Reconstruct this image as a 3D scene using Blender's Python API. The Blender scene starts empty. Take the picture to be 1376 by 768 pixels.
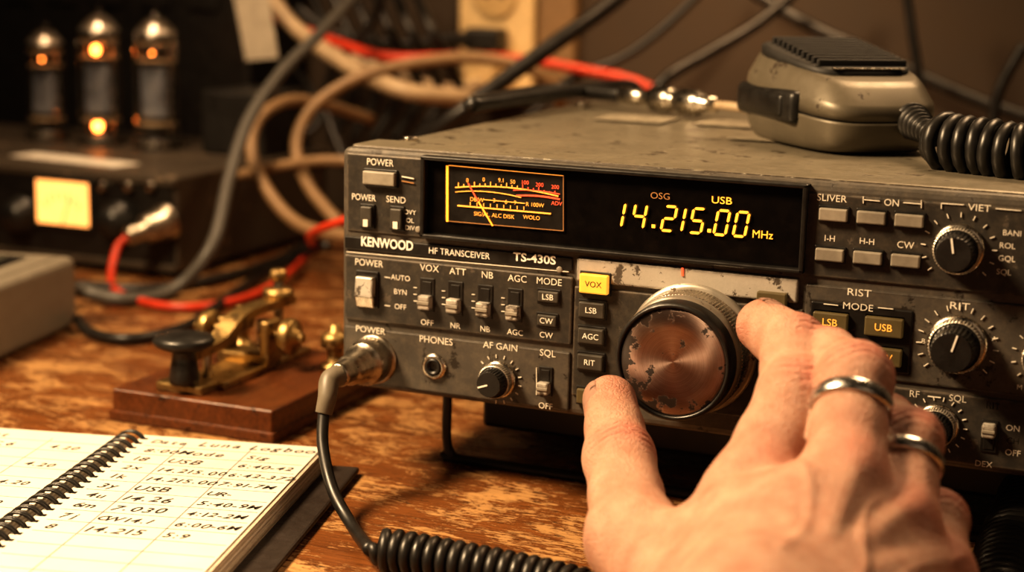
import bpy,bmesh,math,random
import numpy as np
from mathutils import Vector,Matrix
random.seed(4); np.random.seed(4)
scene=bpy.context.scene
# ---------------------------------------------------------------- camera model (world in cm; scaled to metres at the end)
A=math.radians(22.87);PT=math.radians(11.36);RO=math.radians(1.3);FPX=2200.0
sa,ca,sp,cp=math.sin(A),math.cos(A),math.sin(PT),math.cos(PT)
R0=Vector((ca,sa,0));U0=Vector((-sa*sp,ca*sp,cp));FW=Vector((-sa*cp,ca*cp,-sp))
RX=R0*math.cos(RO)+U0*math.sin(RO);UX=-R0*math.sin(RO)+U0*math.cos(RO)
ZB=3.5;ZT=ZB+9.6
CAM=Vector((31.0,-56.05,17.0+ZB))
def ray(u,v): return FW+RX*((u-688)/FPX)-UX*((v-384)/FPX)
def py(u,v,y=0.0):
    d=ray(u,v);return CAM+d*((y-CAM.y)/d.y)
def pz(u,v,z=0.0):
    d=ray(u,v);return CAM+d*((z-CAM.z)/d.z)
def sc(u,v,y=0.0): return FPX/((py(u,v,y)-CAM).dot(FW))
# ---------------------------------------------------------------- materials
def nt(name):
    m=bpy.data.materials.new(name);m.use_nodes=True
    t=m.node_tree;b=t.nodes['Principled BSDF'];return m,t,b
def N(t,ty,**k):
    n=t.nodes.new(ty)
    for a,b in k.items(): setattr(n,a,b)
    return n
def rgba(c): return (c[0],c[1],c[2],1)
def noise(t,scale,detail=4,rough=.5,mp=None,dist=0):
    tc=N(t,'ShaderNodeTexCoord');n=N(t,'ShaderNodeTexNoise')
    n.inputs['Scale'].default_value=scale;n.inputs['Detail'].default_value=detail;n.inputs['Roughness'].default_value=rough;n.inputs['Distortion'].default_value=dist
    if mp:
        m=N(t,'ShaderNodeMapping');m.inputs['Scale'].default_value=mp;t.links.new(tc.outputs['Object'],m.inputs['Vector']);t.links.new(m.outputs[0],n.inputs['Vector'])
    else: t.links.new(tc.outputs['Object'],n.inputs['Vector'])
    return n.outputs[0]
def ramp(t,src,stops):
    r=N(t,'ShaderNodeValToRGB');e=r.color_ramp.elements
    while len(e)<len(stops): e.new(.5)
    for i,(p,c) in enumerate(stops):
        e[i].position=p;e[i].color=rgba(c) if hasattr(c,'__len__') else (c,c,c,1)
    t.links.new(src,r.inputs[0]);return r.outputs[0]
def mix(t,f,a,b,mode='MIX'):
    m=N(t,'ShaderNodeMix',data_type='RGBA',blend_type=mode)
    for i,s in ((0,f),(6,a),(7,b)):
        if hasattr(s,'is_output'): t.links.new(s,m.inputs[i])
        else: m.inputs[i].default_value=s if i==0 else rgba(s)
    return m.outputs[2]
def math_(t,op,a,b=0):
    m=N(t,'ShaderNodeMath',operation=op)
    for i,s in ((0,a),(1,b)):
        if hasattr(s,'is_output'): t.links.new(s,m.inputs[i])
        else: m.inputs[i].default_value=s
    return m.outputs[0]
def bump(t,b,src,strength,dist):
    n=N(t,'ShaderNodeBump');n.inputs['Strength'].default_value=strength;n.inputs['Distance'].default_value=dist
    t.links.new(src,n.inputs['Height']);t.links.new(n.outputs[0],b.inputs['Normal'])
def Mt(name,col,rough=.5,metal=0,emis=None,es=0,var=.15,vs=1.5,bs=0,bsc=12,coat=0):
    m,t,b=nt(name);n=noise(t,vs,5,.6)
    lo=tuple(c*(1-var) for c in col);hi=tuple(min(1,c*(1+var)) for c in col)
    t.links.new(ramp(t,n,[(.3,lo),(.7,hi)]),b.inputs['Base Color'])
    t.links.new(ramp(t,n,[(.3,max(0,rough-.07)),(.7,min(1,rough+.07))]),b.inputs['Roughness'])
    b.inputs['Metallic'].default_value=metal;b.inputs['Coat Weight'].default_value=coat
    if emis: b.inputs['Emission Color'].default_value=rgba(emis);b.inputs['Emission Strength'].default_value=es
    if bs: bump(t,b,noise(t,bsc,3,.5),bs,.0004)
    return m
def worn(name,base,wear,rough=.5,th=.62,scale=.9,edge=True,metal=.15,amt=1.0,dust=.0):
    m,t,b=nt(name)
    n1=noise(t,scale,10,.72);n2=noise(t,.35,4,.6);n3=noise(t,14,3,.6)
    w=ramp(t,n1,[(th,0),(th+.025,amt)])
    base2=mix(t,n2,tuple(c*.62 for c in base),tuple(c*1.4 for c in base))
    base3=mix(t,math_(t,'MULTIPLY',n3,.35),base2,tuple(c*.5 for c in base))
    if dust:
        dn=ramp(t,noise(t,2.3,9,.75),[(.45,0),(.68,dust)])
        base3=mix(t,dn,base3,(.36,.29,.20))
    if edge:
        bv=N(t,'ShaderNodeBevel',samples=4);bv.inputs['Radius'].default_value=.0015
        g=N(t,'ShaderNodeNewGeometry');d=N(t,'ShaderNodeVectorMath',operation='DOT_PRODUCT')
        t.links.new(bv.outputs[0],d.inputs[0]);t.links.new(g.outputs['Normal'],d.inputs[1])
        e=math_(t,'SUBTRACT',1.0,d.outputs['Value']);e=math_(t,'MULTIPLY',e,12.0)
        e=math_(t,'MULTIPLY',e,ramp(t,noise(t,2.2,6,.7),[(.40,0),(.56,1)]))
        w=math_(t,'MAXIMUM',w,math_(t,'MINIMUM',e,1.0))
    t.links.new(mix(t,w,base3,wear),b.inputs['Base Color'])
    t.links.new(ramp(t,n1,[(.3,rough-.08),(.75,rough+.15)]),b.inputs['Roughness'])
    b.inputs['Metallic'].default_value=metal
    bump(t,b,math_(t,'ADD',math_(t,'MULTIPLY',w,-.6),math_(t,'MULTIPLY',n3,.25)),.5,.00015)
    return m
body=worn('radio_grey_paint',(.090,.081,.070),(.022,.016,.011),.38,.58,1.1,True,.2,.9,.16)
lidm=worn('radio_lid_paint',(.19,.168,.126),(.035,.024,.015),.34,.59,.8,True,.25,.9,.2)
dark=worn('panel_dark',(.038,.035,.031),(.15,.12,.09),.40,.61,1.2,True,.15,.5,.10)
darker=Mt('panel_black',(.012,.011,.010),.35,var=.3)
blk=Mt('black_plastic',(.014,.013,.012),.38,var=.3,bs=.2)
rub=Mt('black_rubber',(.011,.010,.009),.40,var=.25)
matte=Mt('matte_black_grille',(.012,.011,.010),.62,var=.3)
winm=Mt('window_black',(.005,.004,.0035),.16,coat=.3)
silver=worn('silver_worn',(.46,.42,.36),(.10,.07,.045),.36,.6,1.3,False,.7)
trimm=worn('trim_scratched_silver',(.56,.52,.46),(.06,.045,.032),.4,.56,1.5,True,.3,.9)
chrome=Mt('nickel',(.55,.50,.43),.27,1,var=.3,vs=3)
tarn=Mt('tarnished_nickel',(.42,.37,.30),.33,1,var=.35,vs=2.5,bs=.2)
steel=Mt('ring_silver',(.72,.69,.65),.24,1,var=.1,vs=4)
brass=worn('tarnished_brass',(.42,.285,.12),(.10,.065,.03),.40,.55,1.6,False,1.0,.85)
ltxt=Mt('label_print',(.82,.76,.65),.6,var=.1)
btxt=Mt('bright_print',(.97,.91,.81),.5,var=.05)
btnm=Mt('button_grey',(.25,.225,.185),.42,var=.2)
btnd=Mt('button_dark',(.05,.045,.037),.4,var=.2)
btno=Mt('button_olive',(.085,.065,.03),.4,emis=(1,.6,.15),es=.02)
btny=Mt('button_lit',(.85,.42,.05),.4,emis=(1,.44,.06),es=.6)
amber=Mt('amber_digits',(.9,.40,.04),.5,emis=(1,.37,.035),es=1.5)
amberd=Mt('amber_scale',(.9,.42,.07),.5,emis=(1,.34,.05),es=.95)
ambers=Mt('amber_strip',(.9,.35,.04),.5,emis=(1,.29,.02),es=2.0)
amberlow=Mt('amber_dim',(.3,.15,.05),.5,emis=(1,.35,.1),es=.16)
red=Mt('red_scale',(.8,.1,.05),.5,emis=(1,.10,.03),es=.8)
cream=Mt('cream_plastic',(.66,.49,.26),.45)
paper=Mt('paper',(.66,.61,.53),.8,var=.05,vs=.5,bs=.2,bsc=4)
paperl=Mt('page_edges',(.44,.38,.30),.85,var=.2,vs=6)
ink=Mt('pencil_ink',(.018,.015,.014),.7)
rule=Mt('ruled_line',(.22,.21,.21),.8)
leather=Mt('leather',(.022,.016,.013),.5,bs=.8,bsc=5)
c_red=Mt('cable_red',(.52,.042,.014),.4,var=.2)
c_tan=Mt('cable_tan',(.25,.16,.085),.45)
c_wht=Mt('cable_cream',(.44,.33,.21),.45)
c_gry=Mt('cable_grey',(.075,.07,.062),.45)
boot=Mt('cable_boot',(.14,.12,.09),.5)
ampm=worn('amp_paint',(.07,.055,.04),(.2,.14,.09),.45,.62,.5,False)
greym=Mt('grey_case',(.22,.195,.155),.5,var=.1,bs=.2)
def wood(name,c1,c2,bare,wth=.522,mp=(.045,.9,.9)):
    m,t,b=nt(name)
    g=noise(t,1.0,9,.62,mp,1.2);g2=noise(t,3.2,7,.75,(mp[0]*2.5,1.4,1.4))
    gg=math_(t,'ADD',math_(t,'MULTIPLY',g,.5),math_(t,'MULTIPLY',g2,.5))
    c=ramp(t,gg,[(.35,c1),(.5,tuple((a+d)/2 for a,d in zip(c1,c2))),(.62,c2)])
    wn=noise(t,.36,10,.75,(.6,1.15,1),.5);wn2=noise(t,2.8,9,.8,(.45,2.0,1))
    w0=math_(t,'ADD',math_(t,'MULTIPLY',wn,.55),math_(t,'MULTIPLY',wn2,.45))
    w=ramp(t,w0,[(wth-.01,0),(wth,.8),(wth+.05,1)])
    bc=mix(t,g2,tuple(x*.45 for x in bare),tuple(min(1,x*1.4) for x in bare))
    c=mix(t,w,c,bc)
    s=ramp(t,noise(t,2.0,9,.8,(.5,2.0,1)),[(.59,0),(.61,.9)])
    c=mix(t,s,c,(.014,.007,.003))
    t.links.new(c,b.inputs['Base Color'])
    t.links.new(mix(t,w,(.27,.27,.27),(.6,.6,.6)),b.inputs['Roughness'])
    bump(t,b,math_(t,'SUBTRACT',math_(t,'MULTIPLY',gg,.8),math_(t,'ADD',math_(t,'MULTIPLY',w,.35),math_(t,'MULTIPLY',s,.5))),.7,.0006)
    return m
deskm=wood('desk_wood',(.078,.026,.007),(.23,.085,.024),(.44,.24,.09))
keyw=wood('key_base_wood',(.045,.014,.005),(.14,.045,.014),(.22,.10,.04),.66,(.9,.08,.9))
def copper():
    m,t,b=nt('knob_face_copper')
    tc=N(t,'ShaderNodeTexCoord');sx=N(t,'ShaderNodeSeparateXYZ');t.links.new(tc.outputs['Object'],sx.inputs[0])
    dx=sx.outputs[0];dz=sx.outputs[2]
    rr=math_(t,'SQRT',math_(t,'ADD',math_(t,'MULTIPLY',dx,dx),math_(t,'MULTIPLY',dz,dz)))
    cb=N(t,'ShaderNodeCombineXYZ');t.links.new(math_(t,'MULTIPLY',rr,26.0),cb.inputs[0])
    n=N(t,'ShaderNodeTexNoise');n.inputs['Scale'].default_value=1.0;n.inputs['Detail'].default_value=4;t.links.new(cb.outputs[0],n.inputs['Vector'])
    base=ramp(t,n.outputs[0],[(.3,(.35,.245,.205)),(.7,(.58,.44,.38))])
    base=mix(t,ramp(t,noise(t,.9,4,.6),[(.4,0),(.7,.5)]),base,(.28,.15,.11))
    wn=noise(t,1.5,9,.62)
    edge=math_(t,'MULTIPLY',math_(t,'MAXIMUM',math_(t,'SUBTRACT',rr,1.1),0),.20)
    lft=math_(t,'MULTIPLY',dx,-.040)
    w=ramp(t,math_(t,'ADD',math_(t,'ADD',wn,edge),lft),[(.625,0),(.64,1)])
    t.links.new(mix(t,w,base,(.028,.019,.015)),b.inputs['Base Color'])
    t.links.new(math_(t,'SUBTRACT',1.0,w),b.inputs['Metallic'])
    b.inputs['Roughness'].default_value=.38
    b.inputs['Anisotropic'].default_value=.75
    tg=N(t,'ShaderNodeTangent',direction_type='RADIAL',axis='Y');t.links.new(tg.outputs[0],b.inputs['Tangent'])
    bump(t,b,math_(t,'SUBTRACT',math_(t,'MULTIPLY',n.outputs[0],.25),w),.3,.0001)
    return m
# ---------------------------------------------------------------- geometry toolkit
ALL_TXT=[]
class Part:
    def __init__(s,name,parent=None,origin=None):
        s.name=name;s.parent=parent;s.bm=bmesh.new();s.mats=[];s.origin=origin;PARTS.append(s)
    def mi(s,m):
        if m not in s.mats: s.mats.append(m)
        return s.mats.index(m)
    def merge(s,b2,mat,Mx=None,smooth=False):
        i=s.mi(mat)
        if Mx is not None: bmesh.ops.transform(b2,matrix=Mx,verts=b2.verts)
        for f in b2.faces: f.material_index=i;f.smooth=smooth
        me=bpy.data.meshes.new('t');b2.to_mesh(me);b2.free();s.bm.from_mesh(me);bpy.data.meshes.remove(me)
PARTS=[];ROOTS=[]
def group(name):
    e=bpy.data.objects.new(name,None);scene.collection.objects.link(e);e.empty_display_size=1;ROOTS.append(e);return e
def box(p,m,c,s,bev=0,rot=None,seg=2,smooth=False):
    b=bmesh.new();bmesh.ops.create_cube(b,size=1);bmesh.ops.scale(b,vec=s,verts=b.verts)
    if bev: bmesh.ops.bevel(b,geom=list(b.edges)+list(b.verts),offset=min(bev,min(s)*.48),segments=seg,affect='EDGES',profile=.5)
    Mx=Matrix.Translation(c)
    if rot is not None: Mx=Mx@rot.to_4x4()
    p.merge(b,m,Mx,smooth)
def frame(axis):
    z=Vector(axis).normalized();x=Vector((0,0,1)).cross(z)
    if x.length<1e-3: x=Vector((1,0,0))
    x.normalize();y=z.cross(x);return Matrix((x,y,z)).transposed()
def lathe(p,m,o,axis,prof,seg=40,kn=0,smooth=True):
    b=bmesh.new();rings=[]
    for q in prof:
        r,h=q[0],q[1];k=q[2] if len(q)>2 else 0
        if r<1e-5: rings.append([b.verts.new((0,0,h))]);continue
        rings.append([b.verts.new(((r+(k if (i%2) else 0))*math.cos(2*math.pi*i/seg),(r+(k if (i%2) else 0))*math.sin(2*math.pi*i/seg),h)) for i in range(seg)])
    for a,c in zip(rings[:-1],rings[1:]):
        for i in range(seg):
            j=(i+1)%seg
            if len(a)==1 and len(c)==1: continue
            if len(a)==1: b.faces.new((a[0],c[i],c[j]))
            elif len(c)==1: b.faces.new((a[i],a[j],c[0]))
            else: b.faces.new((a[i],a[j],c[j],c[i]))
    bmesh.ops.recalc_face_normals(b,faces=b.faces)
    p.merge(b,m,Matrix.Translation(o)@frame(axis).to_4x4(),smooth)
def cyl(p,m,a,b,r,r2=None,seg=24,bev=.03,smooth=True):
    a=Vector(a);b=Vector(b);L=(b-a).length;r2=r if r2 is None else r2;e=min(bev,r*.4,r2*.4,L*.4)
    pr=[(0,0),(r-e,0),(r-e*.3,e*.3),(r,e),(r2,L-e),(r2-e*.3,L-e*.3),(r2-e,L),(0,L)]
    lathe(p,m,a,b-a,pr,seg,smooth=smooth)
def spline(pts,n=12):
    pts=[Vector(q) for q in pts];out=[]
    P=[pts[0]*2-pts[1]]+pts+[pts[-1]*2-pts[-2]]
    for i in range(1,len(P)-2):
        for k in range(n):
            t=k/n;a,b,c,d=P[i-1:i+3]
            out.append(.5*((2*b)+(c-a)*t+(2*a-5*b+4*c-d)*t*t+(3*b-a-3*c+d)*t**3))
    out.append(pts[-1]);return out
def frames(path):
    T=[];n=len(path)
    for i in range(n): T.append((path[min(i+1,n-1)]-path[max(i-1,0)]).normalized())
    u=T[0].orthogonal().normalized();fr=[]
    for i in range(n):
        u=(u-T[i]*u.dot(T[i]))
        u=u.normalized() if u.length>1e-6 else T[i].orthogonal().normalized()
        fr.append((u,T[i].cross(u)))
    return fr
def sweep(p,m,path,r,seg=10,cap=True):
    fr=frames(path);b=bmesh.new();rings=[];n=len(path)
    for i,(q,(u,w)) in enumerate(zip(path,fr)):
        rr=r(i/(n-1)) if callable(r) else r
        rings.append([b.verts.new(q+(u*math.cos(2*math.pi*k/seg)+w*math.sin(2*math.pi*k/seg))*rr) for k in range(seg)])
    for a,c in zip(rings[:-1],rings[1:]):
        for k in range(seg): b.faces.new((a[k],a[(k+1)%seg],c[(k+1)%seg],c[k]))
    if cap: b.faces.new(rings[0][::-1]);b.faces.new(rings[-1])
    bmesh.ops.recalc_face_normals(b,faces=b.faces)
    p.merge(b,m,None,True)
def tube(p,m,pts,r,n=12,seg=10): sweep(p,m,spline(pts,n),r,seg)
def coil(p,m,pts,R,r,pitch,seg=8,lead=1.0):
    path=spline(pts,40);d=[0]
    for a,b in zip(path[:-1],path[1:]): d.append(d[-1]+(b-a).length)
    L=d[-1];K=int(L/pitch*16);fr=frames(path);out=[];j=0
    for i in range(K+1):
        s=L*i/K
        while j<len(d)-2 and d[j+1]<s: j+=1
        t=(s-d[j])/max(1e-9,d[j+1]-d[j]);q=path[j].lerp(path[j+1],t);u,w=fr[j];u2,w2=fr[j+1];u=u.lerp(u2,t);w=w.lerp(w2,t)
        a=2*math.pi*s/pitch;rr=R*min(1,s/lead,(L-s)/lead+.02) if lead else R
        out.append(q+(u*math.cos(a)+w*math.sin(a))*rr)
    sweep(p,m,out,r,seg)
def poly(p,m,pts,nrm,th,bev=0):
    b=bmesh.new();n=Vector(nrm).normalized()
    v0=[b.verts.new(q) for q in pts];v1=[b.verts.new(Vector(q)+n*th) for q in pts];k=len(pts)
    b.faces.new(v0);b.faces.new(v1[::-1])
    for i in range(k): b.faces.new((v0[i],v0[(i+1)%k],v1[(i+1)%k],v1[i]))
    bmesh.ops.recalc_face_normals(b,faces=b.faces)
    if bev: bmesh.ops.bevel(b,geom=list(b.edges),offset=bev,segments=2,affect='EDGES')
    p.merge(b,m)
def text(p,m,s,Mx,size,width=None,shear=0,off=0,keep=False):
    c=bpy.data.curves.new('txt','FONT');c.body=s;c.size=size;c.align_x='CENTER';c.align_y='CENTER';c.shear=shear;c.offset=off;c.resolution_u=3
    o=bpy.data.objects.new('txt',c);scene.collection.objects.link(o);ALL_TXT.append((o,p,m,Mx,width,keep))
PANEL=Matrix(((1,0,0,0),(0,0,-1,0),(0,1,0,0),(0,0,0,1)))
# ---------------------------------------------------------------- room and desk
P_=Part('desk')
box(P_,deskm,(5,9,-1.6),(170,102,3.2),.3)
for lx in(-72,82):
    for ly in(-34,52): box(P_,keyw,(lx,ly,-39.1),(6,6,71.8),.3)
box(P_,keyw,(5,55,-8),(150,2,10),.2);box(P_,keyw,(5,-38,-8),(150,2,10),.2)
wallm=Mt('wall_brown_paint',(.042,.027,.015),.75,var=.15,vs=.15,bs=.3,bsc=3)
P_=Part('wall_back');box(P_,wallm,(5,64,40),(300,4,240))
P_=Part('floor');box(P_,wood('floor_wood',(.05,.025,.012),(.12,.06,.03),(.15,.08,.04),.8),(5,0,-77),(300,320,4))
P_=Part('baseboard_back');box(P_,Mt('baseboard_paint',(.2,.15,.1),.5),(5,61.4,-70),(300,1.2,10),.2)
# ---------------------------------------------------------------- radio
radio=group('ham_radio_transceiver')
W=33.0
P=Part('case',radio)
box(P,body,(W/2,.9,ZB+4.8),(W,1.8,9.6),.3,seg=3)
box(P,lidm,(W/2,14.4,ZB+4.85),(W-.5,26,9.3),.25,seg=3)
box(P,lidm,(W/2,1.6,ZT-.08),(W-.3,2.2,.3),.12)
for x in (1.0,W-1.0):
    for y in (4,24): cyl(P,chrome,(x,y,ZT-.1),(x,y,ZT+.08),.32)
faded=Mt('faded_sticker',(.25,.215,.16),.5,var=.35,vs=2)
for (a,b_,w,d) in ((6.0,18.0,3.4,3),(10.6,18.6,3.2,3),(13.6,13.0,3.0,2)): box(P,faded,(a,b_,ZT),(w,d,.024))
for i in range(9): box(P,darker,(.25,8+i*1.7,ZB+5.5),(.06,.5,5),.02)
P=Part('stand_bail',radio)
bl=pz(600,613,.2);bx=bl.x;by=bl.y
tube(P,blk,[(bx,by-.2,ZB+.3),(bx,by,ZB-.8),(bx,by,1.0),(bx+.25,by,.3),(bx+.9,by,.2),(16,by,.2),(28,by,.2),(28.8,by,.3),(29,by,1),(29,by,ZB+.3)],.2)
for x in (3,30): lathe(P,rub,(x,24,ZB+.2),(0,0,-1),[(0,0),(1,0),(.8,ZB+.2),(0,ZB+.2)],24)
box(P,blk,(16,12,ZB-1.2),(24,14,2.6),.2)  # added black block stands in for the shade under the radio
def plate(u0,v0,u1,v1,m,th=.08,bev=.04,P=None,y=0):
    a=py(u0,v0,y-th);b=py(u1,v1,y-th)
    box(P,m,((a.x+b.x)/2,y-th/2+.05,(a.z+b.z)/2),(abs(b.x-a.x),th+.1,abs(a.z-b.z)),bev)
    return a,b
F=Part('front_panel',radio)
L=Part('panel_lettering',radio)
def pt(s,u,v,h,m=None,y=-.1,w=None,off=0.0,shear=0):
    q=py(u,v,y);k=sc(u,v);text(L,m or ltxt,s,Matrix.Translation(q)@PANEL,h/k/.72,(w/k if w else None),shear,off)
plate(466,205,568,319,dark,.07,.05,F)
plate(463,317,768,364,darker,.10,.03,F)
plate(463,341,767,464,dark,.12,.06,F)
plate(462,437,764,552,body,.10,.06,F)
plate(775,346,1071,408,trimm,.17,.06,F)
plate(772,384,1070,570,dark,.09,.05,F)
plate(1085,258,1420,403,dark,.09,.06,F)
plate(1083,381,1420,538,body,.09,.06,F)
plate(1200,519,1420,640,dark,.10,.06,F)
plate(1090,404,1221,503,darker,.16,.05,F)
WN=Part('display_window',radio)
a,b=plate(574,212,1076,362,winm,.06,.02,WN)
x0,x1,z1,z0=a.x,b.x,a.z,b.z
box(WN,darker,((x0+x1)/2,-.12,z1+.03),(x1-x0+.3,.5,.16),.05)
box(WN,darker,((x0+x1)/2,-.12,z0-.03),(x1-x0+.3,.5,.16),.05)
box(WN,darker,(x0-.06,-.12,(z0+z1)/2),(.18,.5,z1-z0+.2),.05)
box(WN,darker,(x1+.06,-.12,(z0+z1)/2),(.18,.5,z1-z0+.2),.05)
a,b=plate(598,222,757,310,darker,.09,.02,WN)
def rib(m,pts,w,y=-.12,p=WN):
    Q=[py(u,v,y) for u,v in pts]
    for q,r in zip(Q[:-1],Q[1:]):
        d=(r-q);d.y=0;L_=d.length;an=math.atan2(d.z,d.x)
        box(p,m,(q+r)/2,(L_+w*.01,.03,w/sc(*pts[0])),0,Matrix.Rotation(-an,3,'Y'))
rib(ambers,[(601,223),(601,297)],3.2);rib(amberd,[(603,222),(757,236)],1);rib(amberlow,[(604,297),(757,310)],1);rib(amberlow,[(757,236),(757,310)],1)
def arc(u0,u1,vb,sag,n=14):
    return [(u0+(u1-u0)*i/n, vb+(u0+(u1-u0)*i/n-615)*.085-sag*(1-((2*i/n)-1)**2)) for i in range(n+1)]
rib(amberd,arc(612,750,252,6),1.6);rib(amberd,arc(612,700,258,4),1.1)
rib(red,arc(694,752,256,2),2.2);rib(red,arc(690,752,249,2),1.2)
rib(amberd,[(615,276),(740,287)],1.8);rib(amberd,[(650,268),(705,273)],1.0)
for i in range(19):
    u=616+i*7.2;v=252+(u-615)*.085-6*(1-((u-681)/69)**2)
    rib(red if u>700 else amberd,[(u,v),(u,v-(6 if i%3==0 else 3.5))],1.1)
for i in range(9):
    u=632+i*9;v=274+(u-615)*.085;rib(amberd,[(u,v),(u,v-4)],1)
rib(red,[(629,246),(645,275)],1.6,-.16);rib(ambers,[(643,271),(662,303)],1.8,-.17)
for s,u,v,m in (('0',628,242,amberd),('0',650,241,amberd),('9.1',673,242,amberd),('50',689,244,amberd),('100',706,245,red),('200',725,248,red),('200',746,251,red),
    ('3',664,269,amberd),('6',680,271,amberd),('9',692,272,amberd),('R 100W',719,275,amberd),('DB/W',641,268,amberd),('SIG/AL. ALC DISK',664,289,amberd),('WOLO',714,292,amberd),('ADV',748,273,red)):
    pt(s,u,v,5.6,m,-.13)
SEG={'0':'abcdef','1':'bc','2':'abged','4':'fgbc','5':'afgcd'}
def seg7(ch,u,v,h=33,w=16):
    c=py(u,v,-.13);k=sc(u,v);H=h/k;Wd=w/k;t=.095;g=.024
    def quad(xa,za,xb,zb_):
        pts=[]
        d=Vector((xb-xa,0,zb_-za)).normalized();n=Vector((-d.z,0,d.x))*t/2
        A_=Vector((xa,0,za))+d*g;B_=Vector((xb,0,zb_))-d*g;e=d*t*.5
        for q in (A_,A_+e+n,B_-e+n,B_,B_-e-n,A_+e-n):
            pts.append(Vector((c.x+q.x+q.z*.16,c.y,c.z+q.z)))
        poly(WN,amber,pts,(0,-1,0),.02)
    X=Wd/2;Z=H/2
    S={'a':(-X,Z,X,Z),'b':(X,Z,X,0),'c':(X,0,X,-Z),'d':(-X,-Z,X,-Z),'e':(-X,0,-X,-Z),'f':(-X,Z,-X,0),'g':(-X,0,X,0)}
    for s in SEG[ch]: quad(*S[s])
for ch,u in (('1',830),('4',859),('2',899),('1',911),('5',937),('0',970),('0',996)):
    seg7(ch,u,289+(u-841)*.078)
for u in (878,953):
    q=py(u,304+(u-880)*.08,-.13);box(WN,amber,q,(.14,.03,.13),.02)
pt('USB',970,269,10,amber,-.12,28);pt('OSG',887,263,9,amberlow,-.12,27);pt('MHz',1025,315,11,amber,-.12,28)
# ---- controls
Cn=Part('controls',radio)
def btn(u,v,w,h,m,pr=.28,lab=None,lm=None,lh=8,lw=None,surround=True):
    q=py(u,v,-pr);k=sc(u,v);
    if surround: box(Cn,darker,(q.x,-.1,q.z),((w+6)/k,.12+.1*(m is btny),(h+6)/k),.03)
    box(Cn,m,(q.x,-pr/2,q.z),(w/k/.94,pr,h/k),.05,seg=2)
    if lab: pt(lab,u,v,lh,lm or btxt,-pr-.01,lw)
def slide(u,v,w=21,h=44,up=False):
    q=py(u,v,-.14);k=sc(u,v)
    box(Cn,darker,(q.x,-.1,q.z),(w/k,.12,h/k),.03);box(Cn,rub,(q.x,-.14,q.z),(w*.6/k,.1,h*.8/k),.02)
    lz=q.z+(.22 if up else -.20)*h/k
    box(Cn,trimm,(q.x,-.30,lz),(w*.82/k,.40,h*.42/k),.06);box(Cn,btnm,(q.x,-.51,lz),(w*.8/k,.06,h*.1/k),.02)
def knob(u,v,r,dp=1.1,ticks=11,tr=1.4,pa=90,a0=-40,sw=260):
    q=py(u,v,-dp);k=sc(u,v,-dp);R=r/k;o=Vector((q.x,0,q.z))
    lathe(Cn,chrome,o,(0,-1,0),[(R*1.08,0),(R*1.08,.22),(R*1.0,.3),(0,.3)],48)
    lathe(Cn,silver,o,(0,-1,0),[(R*.98,.3,-.03),(R*.98,.62,-.03),(R*.9,.66)],96,smooth=False)
    lathe(Cn,blk,o,(0,-1,0),[(R*.9,.6),(R*.84,.64),(R*.8,.7,-.03),(R*.76,dp-.05,-.03),(R*.7,dp),(0,dp)],60,smooth=False)
    an=math.radians(pa)
    box(Cn,btxt,(o.x+math.cos(an)*R*.36,-dp-.01,o.z+math.sin(an)*R*.36),(R*.62,.04,.06),0,Matrix.Rotation(-an,3,'Y'))
    for i in range(ticks):
        an=math.radians(a0+sw*i/(ticks-1))
        box(L,ltxt,(o.x+math.cos(an)*R*tr,-.13,o.z+math.sin(an)*R*tr),(R*.2,.03,.035),0,Matrix.Rotation(-an,3,'Y'))
pt('POWER',511,218,9.5,w=40);btn(508,240,45,18,btnm,.35);rib(ltxt,[(540,237),(556,240)],1.4,p=L);rib(amberlow,[(540,243),(556,246)],1.4,p=L)
pt('POWER',489,265,9,w=36);pt('SEND',532,268,9,w=29);btn(491,291,16,27,btnd,.3);btn(531,294,16,27,btnd,.3)
rib(ltxt,[(491,296),(491,303)],7,-.32,L);rib(ltxt,[(531,299),(531,306)],7,-.32,L)
for s,v in(('OVY',285),('OL',296),('DIV',306)): pt(s,551,v,6.5)
pt('KENWOOD',520,327,13,btxt,-.12,78,.012);pt('HF TRANSCEIVER',617,340,9,btxt,-.12,90);pt('TS-430S',718,347,11.5,btxt,-.12,62,.01)
rib(ltxt,[(466,338),(764,365)],.9,-.125,L)
pt('POWER',496,353,9.5,w=42,y=-.14)
q=py(494,388,-.14);k=sc(494,388);box(Cn,darker,(q.x,-.14,q.z),(34/k,.14,50/k),.04)
box(Cn,trimm,(q.x,-.3,q.z+.1),(27/k,.4,28/k),.06,Matrix.Rotation(-.12,3,'X'));box(Cn,chrome,(q.x,-.28,q.z-.42),(27/k,.3,18/k),.05,Matrix.Rotation(.3,3,'X'))
for s,v in(('AUTO',373),('BYN',392),('OFF',412)): pt(s,538,v,7.5,y=-.14)
for v in (374,412): rib(ltxt,[(517,v-2),(524,v-1)],1.2,-.14,L)
for s,s2,u in(('VOX','OFF',574),('ATT','NR',612),('NB','NB',652),('AGC','AGC',692)):
    o=(u-574)*.118
    pt(s,u+3,360+o,9.5,y=-.14);slide(u,396+o,22,46);pt(s2,u,433+o*.95,8,y=-.14)
    for j in range(3): rib(ltxt,[(u-18,386+o+j*9),(u-14,386.4+o+j*9)],1,-.14,L)
pt('MODE',738,378,9.5,w=36,y=-.14);btn(736,399,28,15,btnd,.26,'LSB');btn(734,431,26,15,btnd,.26,'CW');pt('CW',734,450,8,y=-.14)
pt('POWER',498,443,9,w=44,y=-.12);pt('PHONES',586,457,9.5,w=49,y=-.12);pt('AF GAIN',672,465,9.5,w=50,y=-.12);pt('SQL',736,475,9.5,y=-.12);pt('OFF',733,545,8.5,y=-.12)
q=py(584,492,-.1);lathe(Cn,chrome,(q.x,-.05,q.z),(0,-1,0),[(.52,0),(.52,.15),(.4,.22),(.34,.2),(.34,.1)],32)
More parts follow.
